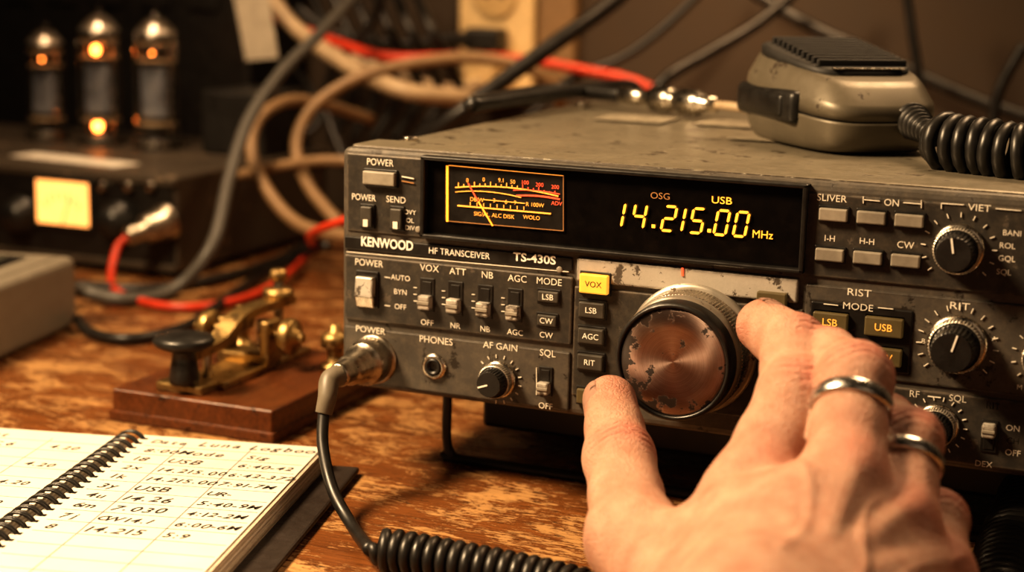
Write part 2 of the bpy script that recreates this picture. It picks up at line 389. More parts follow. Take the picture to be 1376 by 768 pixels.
lathe(Cn,rub,(q.x,-.05,q.z),(0,-1,0),[(.34,.1),(.32,.24),(.22,.24),(.2,0),(0,0)],32)
knob(656,517,24,1.1,12,1.34,200,-95,235);slide(733,512,20,40)
rib(ltxt,[(721,494),(721,530)],1,-.12,L)
btn(797,382,38,26,btny,.4,'VOX',darker,8)
for s,u,v in(('LSB',794,417),('AGC',793,452),('RIT',792,487)): btn(u,v,34,21,btnd,.3,s)
btn(786,533,24,20,btno,.3,'B',amberd)
btn(1036,402,38,18,btno,.4)
rib(red,[(917,360),(917,370)],3,-.2,L)
pt('SLIVER',1118,266,9.5,w=40);pt('ON',1198,272,9.5);rib(ltxt,[(1160,268),(1182,270)],1.2,p=L);rib(ltxt,[(1214,272),(1238,274)],1.2,p=L);rib(ltxt,[(1160,264),(1160,273)],1.2,p=L);rib(ltxt,[(1238,269),(1238,279)],1.2,p=L)
for i,u in enumerate((1119,1170,1221)):
    btn(u,289+i*4,36,17,btnm,.32);btn(u-5,343+i*4,36,17,btnm,.32)
pt('CW',1217,329,9.5);pt('I-H',1115,320,8.5);pt('H-H',1165,324,8.5)
pt('VIET',1316,279,9.5,w=30);rib(ltxt,[(1265,273),(1295,275)],1.2,p=L);rib(ltxt,[(1338,280),(1372,283)],1.2,p=L);rib(ltxt,[(1265,273),(1265,280)],1.2,p=L)
knob(1281,342,33,1.3,13,1.45,100)
for s,u,v in(('BANI',1360,313),('ROL',1354,330),('GQL',1353,348),('SQL',1349,366)): pt(s,u,v,8)
pt('RIST',1155,393,10,w=32);pt('MODE',1153,412,9.5,w=40,y=-.18);rib(ltxt,[(1107,408),(1126,410)],1.1,-.18,L);rib(ltxt,[(1180,413),(1200,415)],1.1,-.18,L)
btn(1115,433,44,25,btno,.36,'LSB',amberd,10);btn(1187,440,48,26,btno,.36,'USB',amberd,10);btn(1187,480,44,24,btno,.36,'CW',amberd,10)
pt('RIT',1290,411,10,w=26);knob(1278,474,38,1.5,15,1.36,75);pt('B',1241,458,7);pt('A',1336,455,7);pt('M',1370,520,7);knob(1400,490,30,1.2)
pt('RF',1229,529,9.5);pt('SQL',1287,536,9.5);rib(ltxt,[(1247,532),(1264,534)],1.3,p=L);pt('RIT',1335,545,9.5);knob(1252,582,28,1.2,12,1.36,60,-60,220)
slide(1329,586,22,44,True)
for s,v in(('ON',575),('CH',592),('OFF',608)): pt(s,1361,v,8.5)
pt('DEX',1322,623,8.5);knob(1440,330,34,1.2);
for i in range(3): btn(1420+i*60,560,40,20,btnd,.3)
for (u,v) in ((562,308),(752,362)):
    q=py(u,v,-.1);cyl(Cn,btnm,(q.x,0,q.z),(q.x,-.16,q.z),.12)
KC=py(903,487,-2.5);copperm=copper()
o=Vector((KC.x,0,KC.z));K=Part('tuning_knob',radio,o)
lathe(K,silver,o,(0,-1,0),[(2.42,0),(2.42,.2),(2.3,.3),(2.1,.3)],96)
lathe(K,chrome,o,(0,-1,0),[(2.2,.3),(2.24,.4,-.05),(2.24,1.35,-.05),(2.18,1.4)],220,smooth=False)
lathe(K,silver,o,(0,-1,0),[(2.2,1.35),(2.23,1.45),(2.2,1.7),(2.14,1.8)],96)
lathe(K,blk,o,(0,-1,0),[(2.14,1.75),(2.13,2.38),(2.08,2.5),(2.0,2.54),(1.94,2.48),(1.93,2.36)],96)
lathe(K,copperm,o,(0,-1,0),[(1.93,2.3),(1.93,2.42),(1.88,2.46),(1.2,2.43),(.5,2.41),(0,2.4)],96)
PL=Part('panel_socket',radio);q=py(503,482,-.1);so=Vector((q.x,0,q.z))
lathe(PL,tarn,so,(0,-1,0),[(1.0,0),(1.0,.18),(.92,.25),(0,.25)],40)
cord=group('coiled_microphone_cable')
CD=Part('plug_and_cord',cord)
lathe(CD,tarn,so,(0,-1,0),[(.84,.26),(.90,.32,-.05),(.90,1.0,-.05),(.82,1.1),(.70,1.15),(.70,1.5),(.60,1.6),(.60,2.2),(.52,2.3),(.48,2.4),(.48,2.9),(.42,3.1),(0,3.1)],72)
e=so+Vector((0,-3.0,0))
tube(CD,boot,[e,e+Vector((-.1,-.5,-.12)),py(440,532,-3.9),py(435,555,-4.1)],lambda t:.44-.12*t,seg=16)
c0=py(435,553,-4.1)
e2=pz(497,738,.9)
tube(CD,rub,[c0+Vector((0,0,.3)),c0,py(434,600,-4.8),py(448,660,-5.8),py(476,710,-7),e2],.23)
coil(CD,rub,[e2,pz(530,742,.84),pz(600,755,.84),pz(700,775,.84),pz(780,795,.84),pz(820,815,.84)],.62,.2,.45,lead=.5)
# ---------------------------------------------------------------- microphone (long axis = local Y, push-to-talk bar on its -X side)
mic=group('handheld_microphone')
micR=Matrix.Rotation(math.radians(38),3,'Z')
micM=Matrix.Translation((16.7,13.0,ZT+.03))@micR.to_4x4()
micp=worn('mic_champagne',(.135,.117,.086),(.05,.037,.026),.40,.62,.8,False,.3)
def Hm(y): 
    t=(y+4.3)/8.6;t=max(0,min(1,t));return 2.75+1.35*(t**.8)
def outline(s,n=72,ex=4.6,xo=0,yo=0,hl=4.35,hw=3.1,ys=1.0):
    o=[]
    for i in range(n):
        t=2*math.pi*i/n;c,d=math.cos(t),math.sin(t)
        x=hw*abs(c)**(2/ex)*(1 if c>0 else -1);y=hl*abs(d)**(2/ex)*(1 if d>0 else -1)
        x*=1-.16*max(0,(-y+.5)/4.9)
        o.append((x*s+xo,y*s*ys+yo))
    return o
def loft(p,m,layers,Mx,cap=True,ys=1.0):
    b=bmesh.new();rs=[]
    for s,zf,yo in layers: rs.append([b.verts.new((x,y,zf*Hm(y)) ) for x,y in outline(s,yo=yo,ys=ys)])
    n=len(rs[0])
    for a,c in zip(rs[:-1],rs[1:]):
        for i in range(n): b.faces.new((a[i],a[(i+1)%n],c[(i+1)%n],c[i]))
    if cap: b.faces.new(rs[0][::-1]);b.faces.new(rs[-1])
    bmesh.ops.recalc_face_normals(b,faces=b.faces);p.merge(b,m,Mx,True)
MP=Part('mic_body',mic)
loft(MP,micp,[(.86,0,0),(.90,.03,0),(.955,.12,0),(.985,.26,0),(1,.40,0),(1,.44,0)],micM)
loft(MP,blk,[(.99,.43,0),(.982,.455,0),(.99,.48,0)],micM)
loft(MP,micp,[(1,.47,0),(.998,.60,0),(.99,.66,0),(.975,.69,.02),(.88,.87,.08),(.855,.90,.12),(.83,.93,.2),(.80,.94,.2)],micM)
loft(MP,matte,[(.85,.88,.62),(.85,.99,.62),(.82,1.01,.62),(.78,1.015,.62)],micM,ys=.82)
for i in range(10):
    y=-1.7+i*.5
    b=Vector((0,y,Hm(y)*1.045));box(MP,matte,micM@b,(4.0,.22,.34),.08,micR)
box(MP,chrome,micM@Vector((0,-2.3,Hm(-2.3)*1.02)),(3.2,.2,.06),.02,micR)
box(MP,blk,micM@Vector((-2.74,.9,1.62)),(.9,5.8,1.35),.3,micR,seg=4,smooth=True)
box(MP,rub,micM@Vector((-3.08,1.1,1.65)),(.5,4.6,.95),.2,micR,seg=3,smooth=True)
s0=micM@Vector((1.1,-4.0,1.35));s1=py(1256,184,7.6)
d=(s1-s0)
sweep(MP,rub,spline([s0-d*.15,s0,s0+d*.5,s1],10),lambda t:.66-.26*t,16)
for i in range(7):
    c=s0+d*(.10+i*.12);lathe(MP,rub,c,d,[(.3,-.07),(.74-.05*i,-.07),(.74-.05*i,.07),(.3,.07)],20)
MCd=Part('coiled_cord',mic)
coil(MCd,rub,[s1,py(1275,192,7.0),py(1330,200,6.4),py(1400,208,6.0),(31.5,6.2,ZT+1.4),(34.2,5.8,ZT+1.1),(35.5,5.0,ZT-1.5),(35.6,4.3,7),(35.4,3,2.5),(34.6,0,1.25),pz(1420,640,1.25),pz(1378,690,1.25),pz(1350,770,1.25),pz(1345,830,1.25)],.92,.25,.52,lead=.4)
# ---------------------------------------------------------------- coax connector lying on the lid
cx=group('coaxial_cable')
CX=Part('connector_and_lead',cx)
z=ZT+.7;a=pz(836,127,z);b=pz(962,141,z);dd=(b-a);Lc=dd.length
lathe(CX,chrome,a,dd,[(0,0),(.42,0),(.45,Lc*.2),(.36,Lc*.22),(.36,Lc*.33),(.62,Lc*.35,-.04),(.64,Lc*.52,-.04),(.55,Lc*.55),(.42,Lc*.57),(.42,Lc*.63),(.62,Lc*.65,-.04),(.62,Lc*.82,-.04),(.5,Lc*.85),(.36,Lc*.9),(.36,Lc),(0,Lc)],48)
tube(CX,rub,[(-3,30,6),(-1,31,11),(1.5,30.5,13.6),pz(640,141,z),pz(700,127,z),pz(760,121,z),a+dd*.02],.36)
tube(CX,c_wht,[b-dd*.02,b+dd*.25,b+dd*.6+Vector((0,1,-.3))],.2)
# ---------------------------------------------------------------- spiral notebook
nb=group('spiral_notebook');zp=1.1
TB=pz(182,583,zp);BB=pz(0,716,zp);TR=pz(418,618,zp)
e2=(BB-TB);e2.z=0;e2.normalize();e1=Vector((-e2.y,e2.x,0))
if e1.x<0:e1=-e1
wR=(TR-TB).dot(e1)
nR=Matrix((e1,-e2,Vector((0,0,1)))).transposed()
def nbp(x,y,z): q=TB+e1*x+e2*y;return Vector((q.x,q.y,z))
NL=15.5
LE=Part('cover',nb);box(LE,leather,nbp(wR/2+.45,NL/2+.2,.22),(wR+2.0,NL+.8,.24),.1,nR)
box(LE,leather,nbp(-5,NL/2+.2,.16),(10,NL+.6,.2),.08,nR)
PG=Part('pages',nb)
for i in range(9):
    zz=.36+i*.08;j=random.uniform(-.05,.05)
    box(PG,paper if i%2 else paperl,nbp(.35+(wR-.3)/2+.16-.018*i+j,NL/2+random.uniform(-.04,.04),zz),(wR-.3,NL-.1,.07),0,nR@Matrix.Rotation(random.uniform(-.004,.004),3,'Z'))
box(PG,paper,nbp(.35+(wR-.4)/2,NL/2,zp-.03),(wR-.4,NL,.05),0,nR)
for i in range(6): box(PG,paper if i%2 else paperl,nbp(-5.0,NL/2-.1,.34+i*.09),(9.2,NL-.1,.08),0,nR)
box(PG,paper,nbp(-5.0,NL/2-.1,.9),(9.2,NL,.06),0,nR)
for i in range(24):
    y=.5+i*(NL-1)/23
    for xx,zz in((.62,zp),(-.62,.935)): box(PG,darker,nbp(xx,y,zz),(.22,.2,.012),0,nR)
SP=Part('spiral_wire',nb)
nw=24
for i in range(nw):
    y=.42+i*(NL-1.0)/(nw-1)
    for off in (0,.15):
        pts=[nbp(.64*math.cos(t),y+off,.76+.62*math.sin(t)) for t in [math.radians(q) for q in range(-20,215,15)]]
        sweep(SP,blk,pts,.055,6)
WR=Part('writing',nb)
def line(x0,y0,x1,y1,w=.03,z=zp+.002,m=rule):
    a=nbp(x0,y0,z);b=nbp(x1,y1,z);d=b-a
    box(WR,m,(a+b)/2,(d.length,w,.008),0,Matrix.Rotation(math.atan2(d.y,d.x),3,'Z'))
rowh=1.12
for i in range(13):
    line(.9,1.35+i*rowh,wR-.15,1.35+i*rowh,.03)
    line(-9.2,1.2+i*rowh,-.95,1.2+i*rowh,.03,.935)
for x in (.31,.66): line(wR*x,.9,wR*x+.05,NL-.4,.04)
line(-3.2,.8,-3.2,NL-.4,.035,.935)
NARROW=' .-:i1l'
def hand_text(s,x,y,h=.5,z=zp+.006):
    cxp=x
    for ch in s:
        wch=h*(.74 if ch not in NARROW else .44)
        if ch in 'Mw': wch=h*.95
        if ch!=' ':
            q=nbp(cxp+wch/2,y+random.uniform(-.03,.03),z)
            text(WR,ink,ch,Matrix.Translation(q)@(nR@Matrix.Rotation(random.uniform(-.09,.09),3,'Z')).to_4x4(),h*random.uniform(1.18,1.30),None,.28,.006,True)
        cxp+=wch
hand_text('Date',1.0,.78,.5);hand_text('Luna Logbook',2.9,.72,.62)
r=[('Mode','Sig'),('USB','6:40-42'),('14.215.00','6:42-372'),('14.215.00','7:91-7M'),('USB','UR-'),('14.26','5:40-9M'),('7.030','4:12-2M'),('CW 14.1','6:00-6M'),('14.215','5:9')]
for i,(c1,c2) in enumerate(r):
    y=1.35+i*rowh+.62
    hand_text(c1,wR*.32,y,.50 if len(c1)>6 else .60);hand_text(c2,wR*.672,y,.49)
    hand_text(['8:00','18','2x','1k','3y','4u','6m','7j','8'][i],1.1,y,.54)
for i,s in enumerate(['report','2 Jan C.6','00:28 5x9','aug 7.0','qso 14.2','5x9','2m fm','73','dx','14.2']):
    hand_text(s,-8.3+random.random(),1.2+i*rowh-.42,.56,.94);
    if i%2: hand_text('4.20',-2.9,1.2+i*rowh-.42,.48,.94)
# ---------------------------------------------------------------- telegraph key
tk=group('telegraph_key')
a=pz(150,520,1.5);b=pz(348,558,1.5)
ew=(b-a);ew.z=0;wk=ew.length;ew.normalize();ew=Matrix.Rotation(math.radians(7),3,'Z')@ew;el=Vector((-ew.y,ew.x,0));LK=10.6
kR=Matrix((ew,el,Vector((0,0,1)))).transposed()
def kp(x,y,z): q=a+ew*x+el*y;return Vector((q.x,q.y,z))
T1=Part('base',tk);box(T1,keyw,kp(wk/2,LK/2,.8),(wk,LK,1.3),.12,kR,seg=3)
box(T1,keyw,kp(wk/2,LK/2,.25),(wk+.25,LK+.25,.5),.1,kR)
T2=Part('brass_works',tk);lx=wk*.40
box(T2,brass,kp(lx+.2,5.8,1.62),(2.3,7.8,.35),.08,kR)
box(T2,brass,kp(lx-.2,1.3,1.66),(2.4,1.4,.42),.1,kR)
py_=6.2
for s in(-1,1):
    box(T2,brass,kp(lx+s*1.15,py_,2.7),(.45,1.3,2.2),.15,kR,seg=3)
    cyl(T2,brass,kp(lx+s*.6,py_,3.1),kp(lx+s*2.9,py_,3.1),.24)
    lathe(T2,brass,kp(lx+s*1.9,py_,3.1),ew*s,[(0,0),(.80,0),(.86,.1,-.05),(.86,.45,-.05),(.76,.55),(.36,.57),(.34,.8),(0,.82)],48)
box(T2,brass,kp(lx,py_,2.0),(2.8,1.3,.5),.1,kR)
lv=spline([kp(lx,.6,3.1),kp(lx,2.0,3.1),kp(lx,3.6,3.25),kp(lx,5.0,3.9),kp(lx,6.6,4.1),kp(lx,9.8,4.0)],8)
for q,r_ in zip(lv[:-1],lv[1:]):
    dd=(r_-q);pit=math.atan2(dd.z,Vector((dd.x,dd.y)).length)
    box(T2,brass,(q+r_)/2,(.95,dd.length*1.08,.42),.04,kR@Matrix.Rotation(pit,3,'X'))
cyl(T2,tarn,kp(lx,2.6,1.6),kp(lx,2.6,3.3),.22)
cyl(T2,tarn,kp(lx,8.9,1.8),kp(lx,8.9,5.2),.24);lathe(T2,brass,kp(lx,8.9,4.25),(0,0,1),[(0,0),(.70,0),(.74,.08,-.04),(.74,.42,-.04),(0,.48)],44)
lathe(T2,brass,kp(lx,8.9,5.1),(0,0,1),[(0,0),(.38,0),(.42,.2),(.36,.5),(0,.55)],30)
cyl(T2,tarn,kp(lx,7.6,1.8),kp(lx,7.6,3.4),.38)
for (x,y) in((wk-1.1,7.6),(1.0,9.2)):
    lathe(T2,brass,kp(x,y,1.45),(0,0,1),[(0,0),(.7,0),(.7,.22),(.38,.32),(.38,1.0),(.66,1.05,-.04),(.68,1.6,-.04),(.5,1.72),(.26,1.8),(.26,2.1),(0,2.15)],40)
T3=Part('finger_knob',tk)
lathe(T3,blk,kp(lx,.8,3.2),(0,0,1),[(0,-1.3),(.62,-1.3),(.68,-1.1),(.56,-.3),(.5,.1),(.9,.26),(1.25,.42),(1.36,.62),(1.22,.82),(.5,.94),(0,.96)],48)
# ---------------------------------------------------------------- vacuum tube amplifier
amp=group('vacuum_tube_amplifier')
c=pz(240,366,.5);ax1=c.x;ay0=c.y;hz=py(243,238,ay0).z;AWd=30;AD=19
AP=Part('chassis',amp)
box(AP,ampm,(ax1-AWd/2,ay0+AD/2,(hz+.5)/2),(AWd,AD,hz-.5),.2)
box(AP,darker,(ax1-AWd/2,ay0-.1,(hz+.5)/2),(AWd-.6,.3,hz-1.1),.08)
box(AP,ampm,(ax1-AWd/2,ay0-.15,hz-.35),(AWd,.5,.5),.1);box(AP,ampm,(ax1-AWd/2,ay0-.15,.75),(AWd,.5,.5),.1)
for x in (ax1-1.5,ax1-AWd+1.5):
    for y in(ay0+1.5,ay0+AD-1.5): cyl(AP,rub,(x,y,0),(x,y,.6),.8)
mw=Mt('meter_glow',(.8,.45,.18),.5,emis=(1,.36,.09),es=2.1,var=.4,vs=.4)
a=py(50,240,ay0-.4);b=py(122,305,ay0-.4)
box(AP,blk,((a.x+b.x)/2,ay0-.3,(a.z+b.z)/2),(b.x-a.x+.6,.5,a.z-b.z+.6),.12)
box(AP,mw,((a.x+b.x)/2,ay0-.52,(a.z+b.z)/2),(b.x-a.x,.12,a.z-b.z),.05)
for j in range(7):
    an=math.radians(45+j*15);mxx=(a.x+b.x)/2;mz=b.z-.1
    box(AP,btnm,(mxx+math.cos(an)*1.9,ay0-.6,mz+math.sin(an)*2.0),(.5,.03,.08),0,Matrix.Rotation(-an,3,'Y'))
box(AP,darker,((a.x+b.x)/2+.3,ay0-.62,b.z+.9),(.07,.03,1.8),0,Matrix.Rotation(.35,3,'Y'))
q=py(150,298,ay0-1);lathe(AP,blk,(q.x,ay0-.2,q.z),(0,-1,0),[(1.25,0),(1.25,.4),(1.0,.5,-.05),(.95,1.3,-.05),(0,1.35)],40)
q=py(20,290,ay0-1);lathe(AP,blk,(q.x,ay0-.2,q.z),(0,-1,0),[(1.25,0),(1.25,.4),(1.0,.5,-.05),(.95,1.3,-.05),(0,1.35)],40)
for u in (140,175,205):
    q=py(u,250,ay0-.3);cyl(AP,chrome,(q.x,ay0-.2,q.z),(q.x,ay0-.7,q.z),.3)
q=py(212,300,ay0-1);ac=Vector((q.x,ay0-.2,q.z))
axd=Vector((-.45,-1,-.28)).normalized()
lathe(AP,tarn,ac,axd,[(1.15,-.3),(1.15,.3),(1.0,.4),(.95,1.4,-.05),(.75,1.6),(.6,1.7),(.6,2.6),(.4,2.9),(0,2.9)],48)
box(AP,paper,(py(110,205,ay0+4).x,ay0+3.2,hz+.04),(9.5,2.4,.06),.02,Matrix.Rotation(-.12,3,'Z'))
def glass():
    m,t,b=nt('tube_glass');t.nodes.remove(b);o=t.nodes['Material Output']
    tr=N(t,'ShaderNodeBsdfTransparent');tr.inputs[0].default_value=(.97,.95,.92,1);g=N(t,'ShaderNodeBsdfGlossy');g.inputs['Roughness'].default_value=.08;g.inputs[0].default_value=(.8,.78,.75,1)
    lw=N(t,'ShaderNodeLayerWeight');lw.inputs[0].default_value=.35;n=noise(t,2,2);mx=N(t,'ShaderNodeMixShader')
    f=math_(t,'ADD',math_(t,'MULTIPLY',lw.outputs['Facing'],.6),math_(t,'MULTIPLY',n,.10))
    t.links.new(f,mx.inputs[0]);t.links.new(tr.outputs[0],mx.inputs[1]);t.links.new(g.outputs[0],mx.inputs[2]);t.links.new(mx.outputs[0],o.inputs[0]);return m
gl=glass();plt=Mt('anode_plate',(.25,.28,.35),.4,.25,vs=.8,var=.4);fil=Mt('filament_glow',(1,.5,.2),.5,emis=(1,.24,.04),es=20);getter=Mt('getter_flash',(.50,.44,.37),.36,.9)
yt=ay0+12
for n_,(u,vt,rr) in enumerate(((65,28,1.45),(137,6,1.6),(212,10,1.6))):
    V=Part('vacuum_tube_%d'%(n_+1),amp)
    bq=py(u,190,yt);x=bq.x;zt=py(u,vt,yt).z;Ht=zt-hz;o=Vector((x,yt,hz))
    lathe(V,blk,o,(0,0,1),[(rr*1.1,-.1),(rr*1.1,.7),(rr*.95,.8),(0,.8)],32)
    lathe(V,chrome,o,(0,0,1),[(rr*1.14,.3),(rr*1.14,.65)],32)
    lathe(V,gl,o,(0,0,1),[(rr*.9,.7),(rr,1.1),(rr,Ht*.72),(rr*.93,Ht*.8),(rr*.7,Ht*.88),(rr*.35,Ht*.93),(.22,Ht*.955),(.12,Ht),(0,Ht)],40)
    lathe(V,getter,o,(0,0,1),[(rr*.90,Ht*.81),(rr*.84,Ht*.84),(rr*.66,Ht*.875),(rr*.3,Ht*.92),(0,Ht*.93)],40)
    box(V,plt,o+Vector((0,0,Ht*.40)),(rr*1.2,rr*.8,Ht*.36),.15)
    for s in(-1,1): cyl(V,chrome,o+Vector((s*rr*.7,0,.8)),o+Vector((s*rr*.7,0,Ht*.74)),.09)
    for h_ in(.17,.62,.74): lathe(V,c_wht,o+Vector((0,0,Ht*h_)),(0,0,1),[(0,0),(rr*.85,0),(rr*.85,.12),(0,.12)],32)
    if n_==1:
        for h_,s in((.135,.42),(.68,.36)):
            lathe(V,fil,o+Vector((.1,-rr*.35,Ht*h_)),(0,0,1),[(0,-s),(s*.6,-s*.6),(s*.8,0),(s*.6,s*.6),(0,s)],16)
    else:
        lathe(V,fil,o+Vector((0,-rr*.3,Ht*.68)),(0,0,1),[(0,-.12),(.12,0),(0,.12)],10)
box(AP,blk,(ax1-3,ay0+14,hz+2.2),(5,6,4.4),.2)
CB=Part('equipment_cabinet')
cbx=py(330,60,52).x
box(CB,darker,(cbx-27,56.5,14),(54,8,28),.3)
for i in range(11): box(CB,blk,(cbx-4-i*4.4,52.4,20),(2.6,.5,8),.1)
gd=group('bench_multimeter_case');g1=pz(106,438,0);g2=pz(-2,488,0)
dl=(g2-g1);dl.z=0;dl.normalize();dw=Vector((dl.y,-dl.x,0))
if dw.x>0: dw=-dw
gR=Matrix((-dw,-dl,Vector((0,0,1)))).transposed()
G=Part('case',gd);hg=3.9
def gp(x,y,z): q=g1+dw*x+dl*y;return Vector((q.x,q.y,z))
box(G,greym,gp(8,7.5,hg/2+.05),(16,15,hg),.45,gR,seg=4)
box(G,greym,gp(8,7.5,hg+.02),(14.6,13.6,.25),.1,gR)
box(G,blk,gp(7.2,3.6,hg+.1),(10.5,3.4,.3),.1,gR);box(G,Mt('lcd',(.10,.10,.08),.2),gp(7.2,3.6,hg+.24),(9,2.4,.06),0,gR)
for i in range(4): box(G,btnm,gp(4+i*2.4,11,hg+.2),(1.6,1.0,.35),.1,gR)
# ---------------------------------------------------------------- outlet, plug, tag
oc=py(672,20,61.6)
OP=Part('wall_outlet');box(OP,cream,(oc.x,61.4,oc.z+.6),(6.3,1.4,14.5),.3,seg=3)
of=Mt('outlet_face',(.52,.37,.18),.4)
for dz in(-3.2,1.6,6):
    lathe(OP,of,(oc.x,60.8,oc.z+dz),(0,-1,0),[(1.9,0),(1.9,.35),(1.7,.42),(0,.42)],32)
    for s in(-1,1): box(OP,darker,(oc.x+s*.6,60.35,oc.z+dz+.2),(.34,.1,1.0))
OB=Part('wall_conduit_box');box(OB,Mt('tan_box',(.20,.125,.06),.5),(oc.x+5.0,61.4,oc.z+4),(3.0,1.4,18),.2)
PP=Part('power_plug');q=py(660,52,60)
box(PP,blk,(q.x-.1,59.3,q.z),(2.8,2.2,1.7),.3,seg=3);lathe(PP,blk,(q.x-1.4,59.2,q.z),(-1,-.4,-.2),[(.7,0),(.5,.8),(.3,1.6),(0,1.6)],20)
PP=Part('power_adapter');q=py(648,105,58.5);box(PP,cream,(q.x,59.0,q.z),(2.6,3.2,3.4),.4,seg=3);
lathe(PP,cream,(q.x,57.6,q.z-.4),(0,-1,-.3),[(.8,0),(.6,.8),(.35,1.6),(0,1.6)],20)
TG=Part('paper_tag');pts=[py(u,v,47) for u,v in((312,-12),(360,-12),(374,78),(330,82))]
poly(TG,Mt('tag_card',(.42,.37,.29),.7),pts,(0,1,0),.08)
# ---------------------------------------------------------------- loose cables
def cable(name,m,r,pts,**k):
    p=Part(name);tube(p,m,[py(u,v,y) if z is None else pz(u,v,z) for u,v,y,z in pts],r,**k)
D=None
cable('grey_power_cable',c_gry,.42,[(60,383,0,2.0),(105,390,0,.9),(170,402,0,.45),(235,388,0,.6),(285,330,26,D),(308,240,30,D),(335,160,34,D),(380,95,38,D),(430,45,42,D),(490,-20,48,D)])
endp=ac+axd*2.8
p=Part('red_wire');tube(p,c_red,[endp,endp+axd*.8+Vector((0,0,-.6)),pz(152,385,.5),pz(200,407,.35),pz(265,412,.35),pz(335,398,.35),pz(385,370,.6),pz(420,335,1.2),py(450,300,20),(-1.5,30,9)],.25)
cable('black_desk_lead',rub,.3,[(104,428,0,.6),(125,448,0,.35),(180,455,0,.35),(250,438,0,.35),(300,405,0,.35),(350,370,0,.35),(400,345,0,.5),(440,330,30,D)])
cable('black_desk_lead',rub,.32,[(100,382,0,.5),(200,388,0,.4),(300,372,0,.4),(370,350,0,.4),(420,325,0,.5),(470,300,40,D)])
cable('cream_cable',c_wht,.62,[(350,-30,50,D),(385,25,50,D),(440,70,49,D),(500,105,48,D),(560,125,48,D),(640,132,52,D)])
cable('cream_cable',c_wht,.40,[(430,60,54,D),(520,95,54,D),(600,118,55,D),(648,112,57,D)])
cable('tan_cable',c_tan,.42,[(455,300,34,D),(415,250,36,D),(398,195,38,D),(420,145,40,D),(480,105,42,D),(560,84,44,D),(640,78,46,D),(710,92,48,D),(745,120,50,D),(760,160,54,D)])
cable('tan_cable',c_tan,.42,[(480,320,30,D),(400,300,32,D),(350,240,34,D),(338,185,36,D),(360,148,38,D),(410,135,42,D),(500,160,48,D)])
cable('tan_cable',c_tan,.34,[(320,235,36,D),(380,222,36,D),(440,215,36,D),(500,220,36,D)])
cable('red_wire',c_red,.36,[(360,20,51,D),(440,52,50,D),(520,76,49,D),(620,76,50,D),(700,80,52,D),(790,95,54,D),(860,112,55,D),(950,160,56,D)])
cable('black_power_cable',rub,.55,[(560,190,38,D),(620,150,38,D),(690,98,40,D),(760,48,42,D),(820,5,44,D),(880,-50,46,D)])
cable('black_power_cable',rub,.42,[(400,10,56,D),(450,45,56,D),(540,58,57,D),(600,52,58,D),(645,50,59.0,D)])
cable('black_power_cable',rub,.42,[(860,170,48,D),(890,110,48,D),(950,72,50,D),(1020,30,52,D),(1090,-30,54,D)])
cable('black_power_cable',rub,.34,[(700,170,52,D),(760,110,54,D),(840,75,55,D),(900,30,56,D),(960,-30,57,D)])
cable('black_power_cable',rub,.45,[(980,-30,56,D),(1080,30,56,D),(1180,75,56,D),(1300,130,56,D),(1420,170,56,D)])
cable('black_power_cable',rub,.32,[(1215,-30,52,D),(1225,40,52,D),(1235,110,52,D),(1240,200,52,D)])
cable('black_power_cable',rub,.38,[(520,-30,50,D),(500,30,50,D),(450,90,50,D),(440,150,50,D),(470,230,48,D)])
cable('black_power_cable',rub,.36,[(1376,60,50,D),(1340,130,50,D),(1330,220,50,D)])
cable('black_power_cable',rub,.3,[(340,60,50,D),(400,100,52,D),(430,160,52,D),(370,200,50,D),(300,215,50,D)])
for i in range(6):
    u=440+i*28;cable('black_power_cable',rub,.38,[(u-30,-30,55,D),(u,40,55-i,D),(u+40,110+i*4,54,D),(u+5,190,53,D)])
# ---------------------------------------------------------------- hand
hand=group('human_hand')
def V3(t): q=py(*t);return np.array([q.x,q.y,q.z])
FG={'index':([(1008,662,-9.8),(1070,530,-6.7),(1066,466,-4.1),(1026,438,-2.4)],[1.3,1.20,1.12,.95]),
'middle':([(1132,652,-10.0),(1148,510,-7.0),(1112,482,-4.4),(1072,484,-2.4)],[1.28,1.12,1.02,.88]),
'ring':([(1205,712,-9.6),(1220,594,-7.0),(1190,568,-4.8),(1150,556,-3.0)],[1.2,1.0,.95,.82]),
'pinky':([(1258,782,-9.4),(1258,700,-7.2),(1230,674,-5.4),(1200,660,-3.8)],[1.1,.9,.82,.72])}
TH=([(950,835,-13.6),(852,725,-9.9),(832,615,-6.2),(820,539,-3.6)],[1.75,1.36,1.2,.94])
J={k:[V3(t) for t in v[0]] for k,v in FG.items()};TJ=[V3(t) for t in TH[0]]
wr=V3((1060,880,-17.0));lat=J['pinky'][0]-J['index'][0];lat/=np.linalg.norm(lat)
fwd=(J['middle'][0]-wr);fwd/=np.linalg.norm(fwd)
nrm=np.cross(lat,fwd);nrm/=np.linalg.norm(nrm)
if nrm[2]<0: nrm=-nrm
fa=wr+np.array([3.0,-15.0,2.5])
allp=np.array(sum(J.values(),[])+TJ+[wr,fa]);lo=allp.min(0)-3.6;hi=allp.max(0)+3.2;h=.125
nx,ny,nz=[int(q) for q in np.ceil((hi-lo)/h)]
Xg=(lo[0]+h*np.arange(nx,dtype=np.float32))[:,None,None];Yg=(lo[1]+h*np.arange(ny,dtype=np.float32))[None,:,None];Zg=(lo[2]+h*np.arange(nz,dtype=np.float32))[None,None,:]
def cone(a,b,ra,rb):
    ba=b-a;L2=float(ba@ba);t=((Xg-a[0])*ba[0]+(Yg-a[1])*ba[1]+(Zg-a[2])*ba[2])/L2;t=np.clip(t,0,1).astype(np.float32)
    return np.sqrt((Xg-a[0]-ba[0]*t)**2+(Yg-a[1]-ba[1]*t)**2+(Zg-a[2]-ba[2]*t)**2)-(ra+(rb-ra)*t)
def smin(a,b,k):
    hh=np.maximum(k-np.abs(a-b),0)/k;return np.minimum(a,b)-hh*hh*k*.25
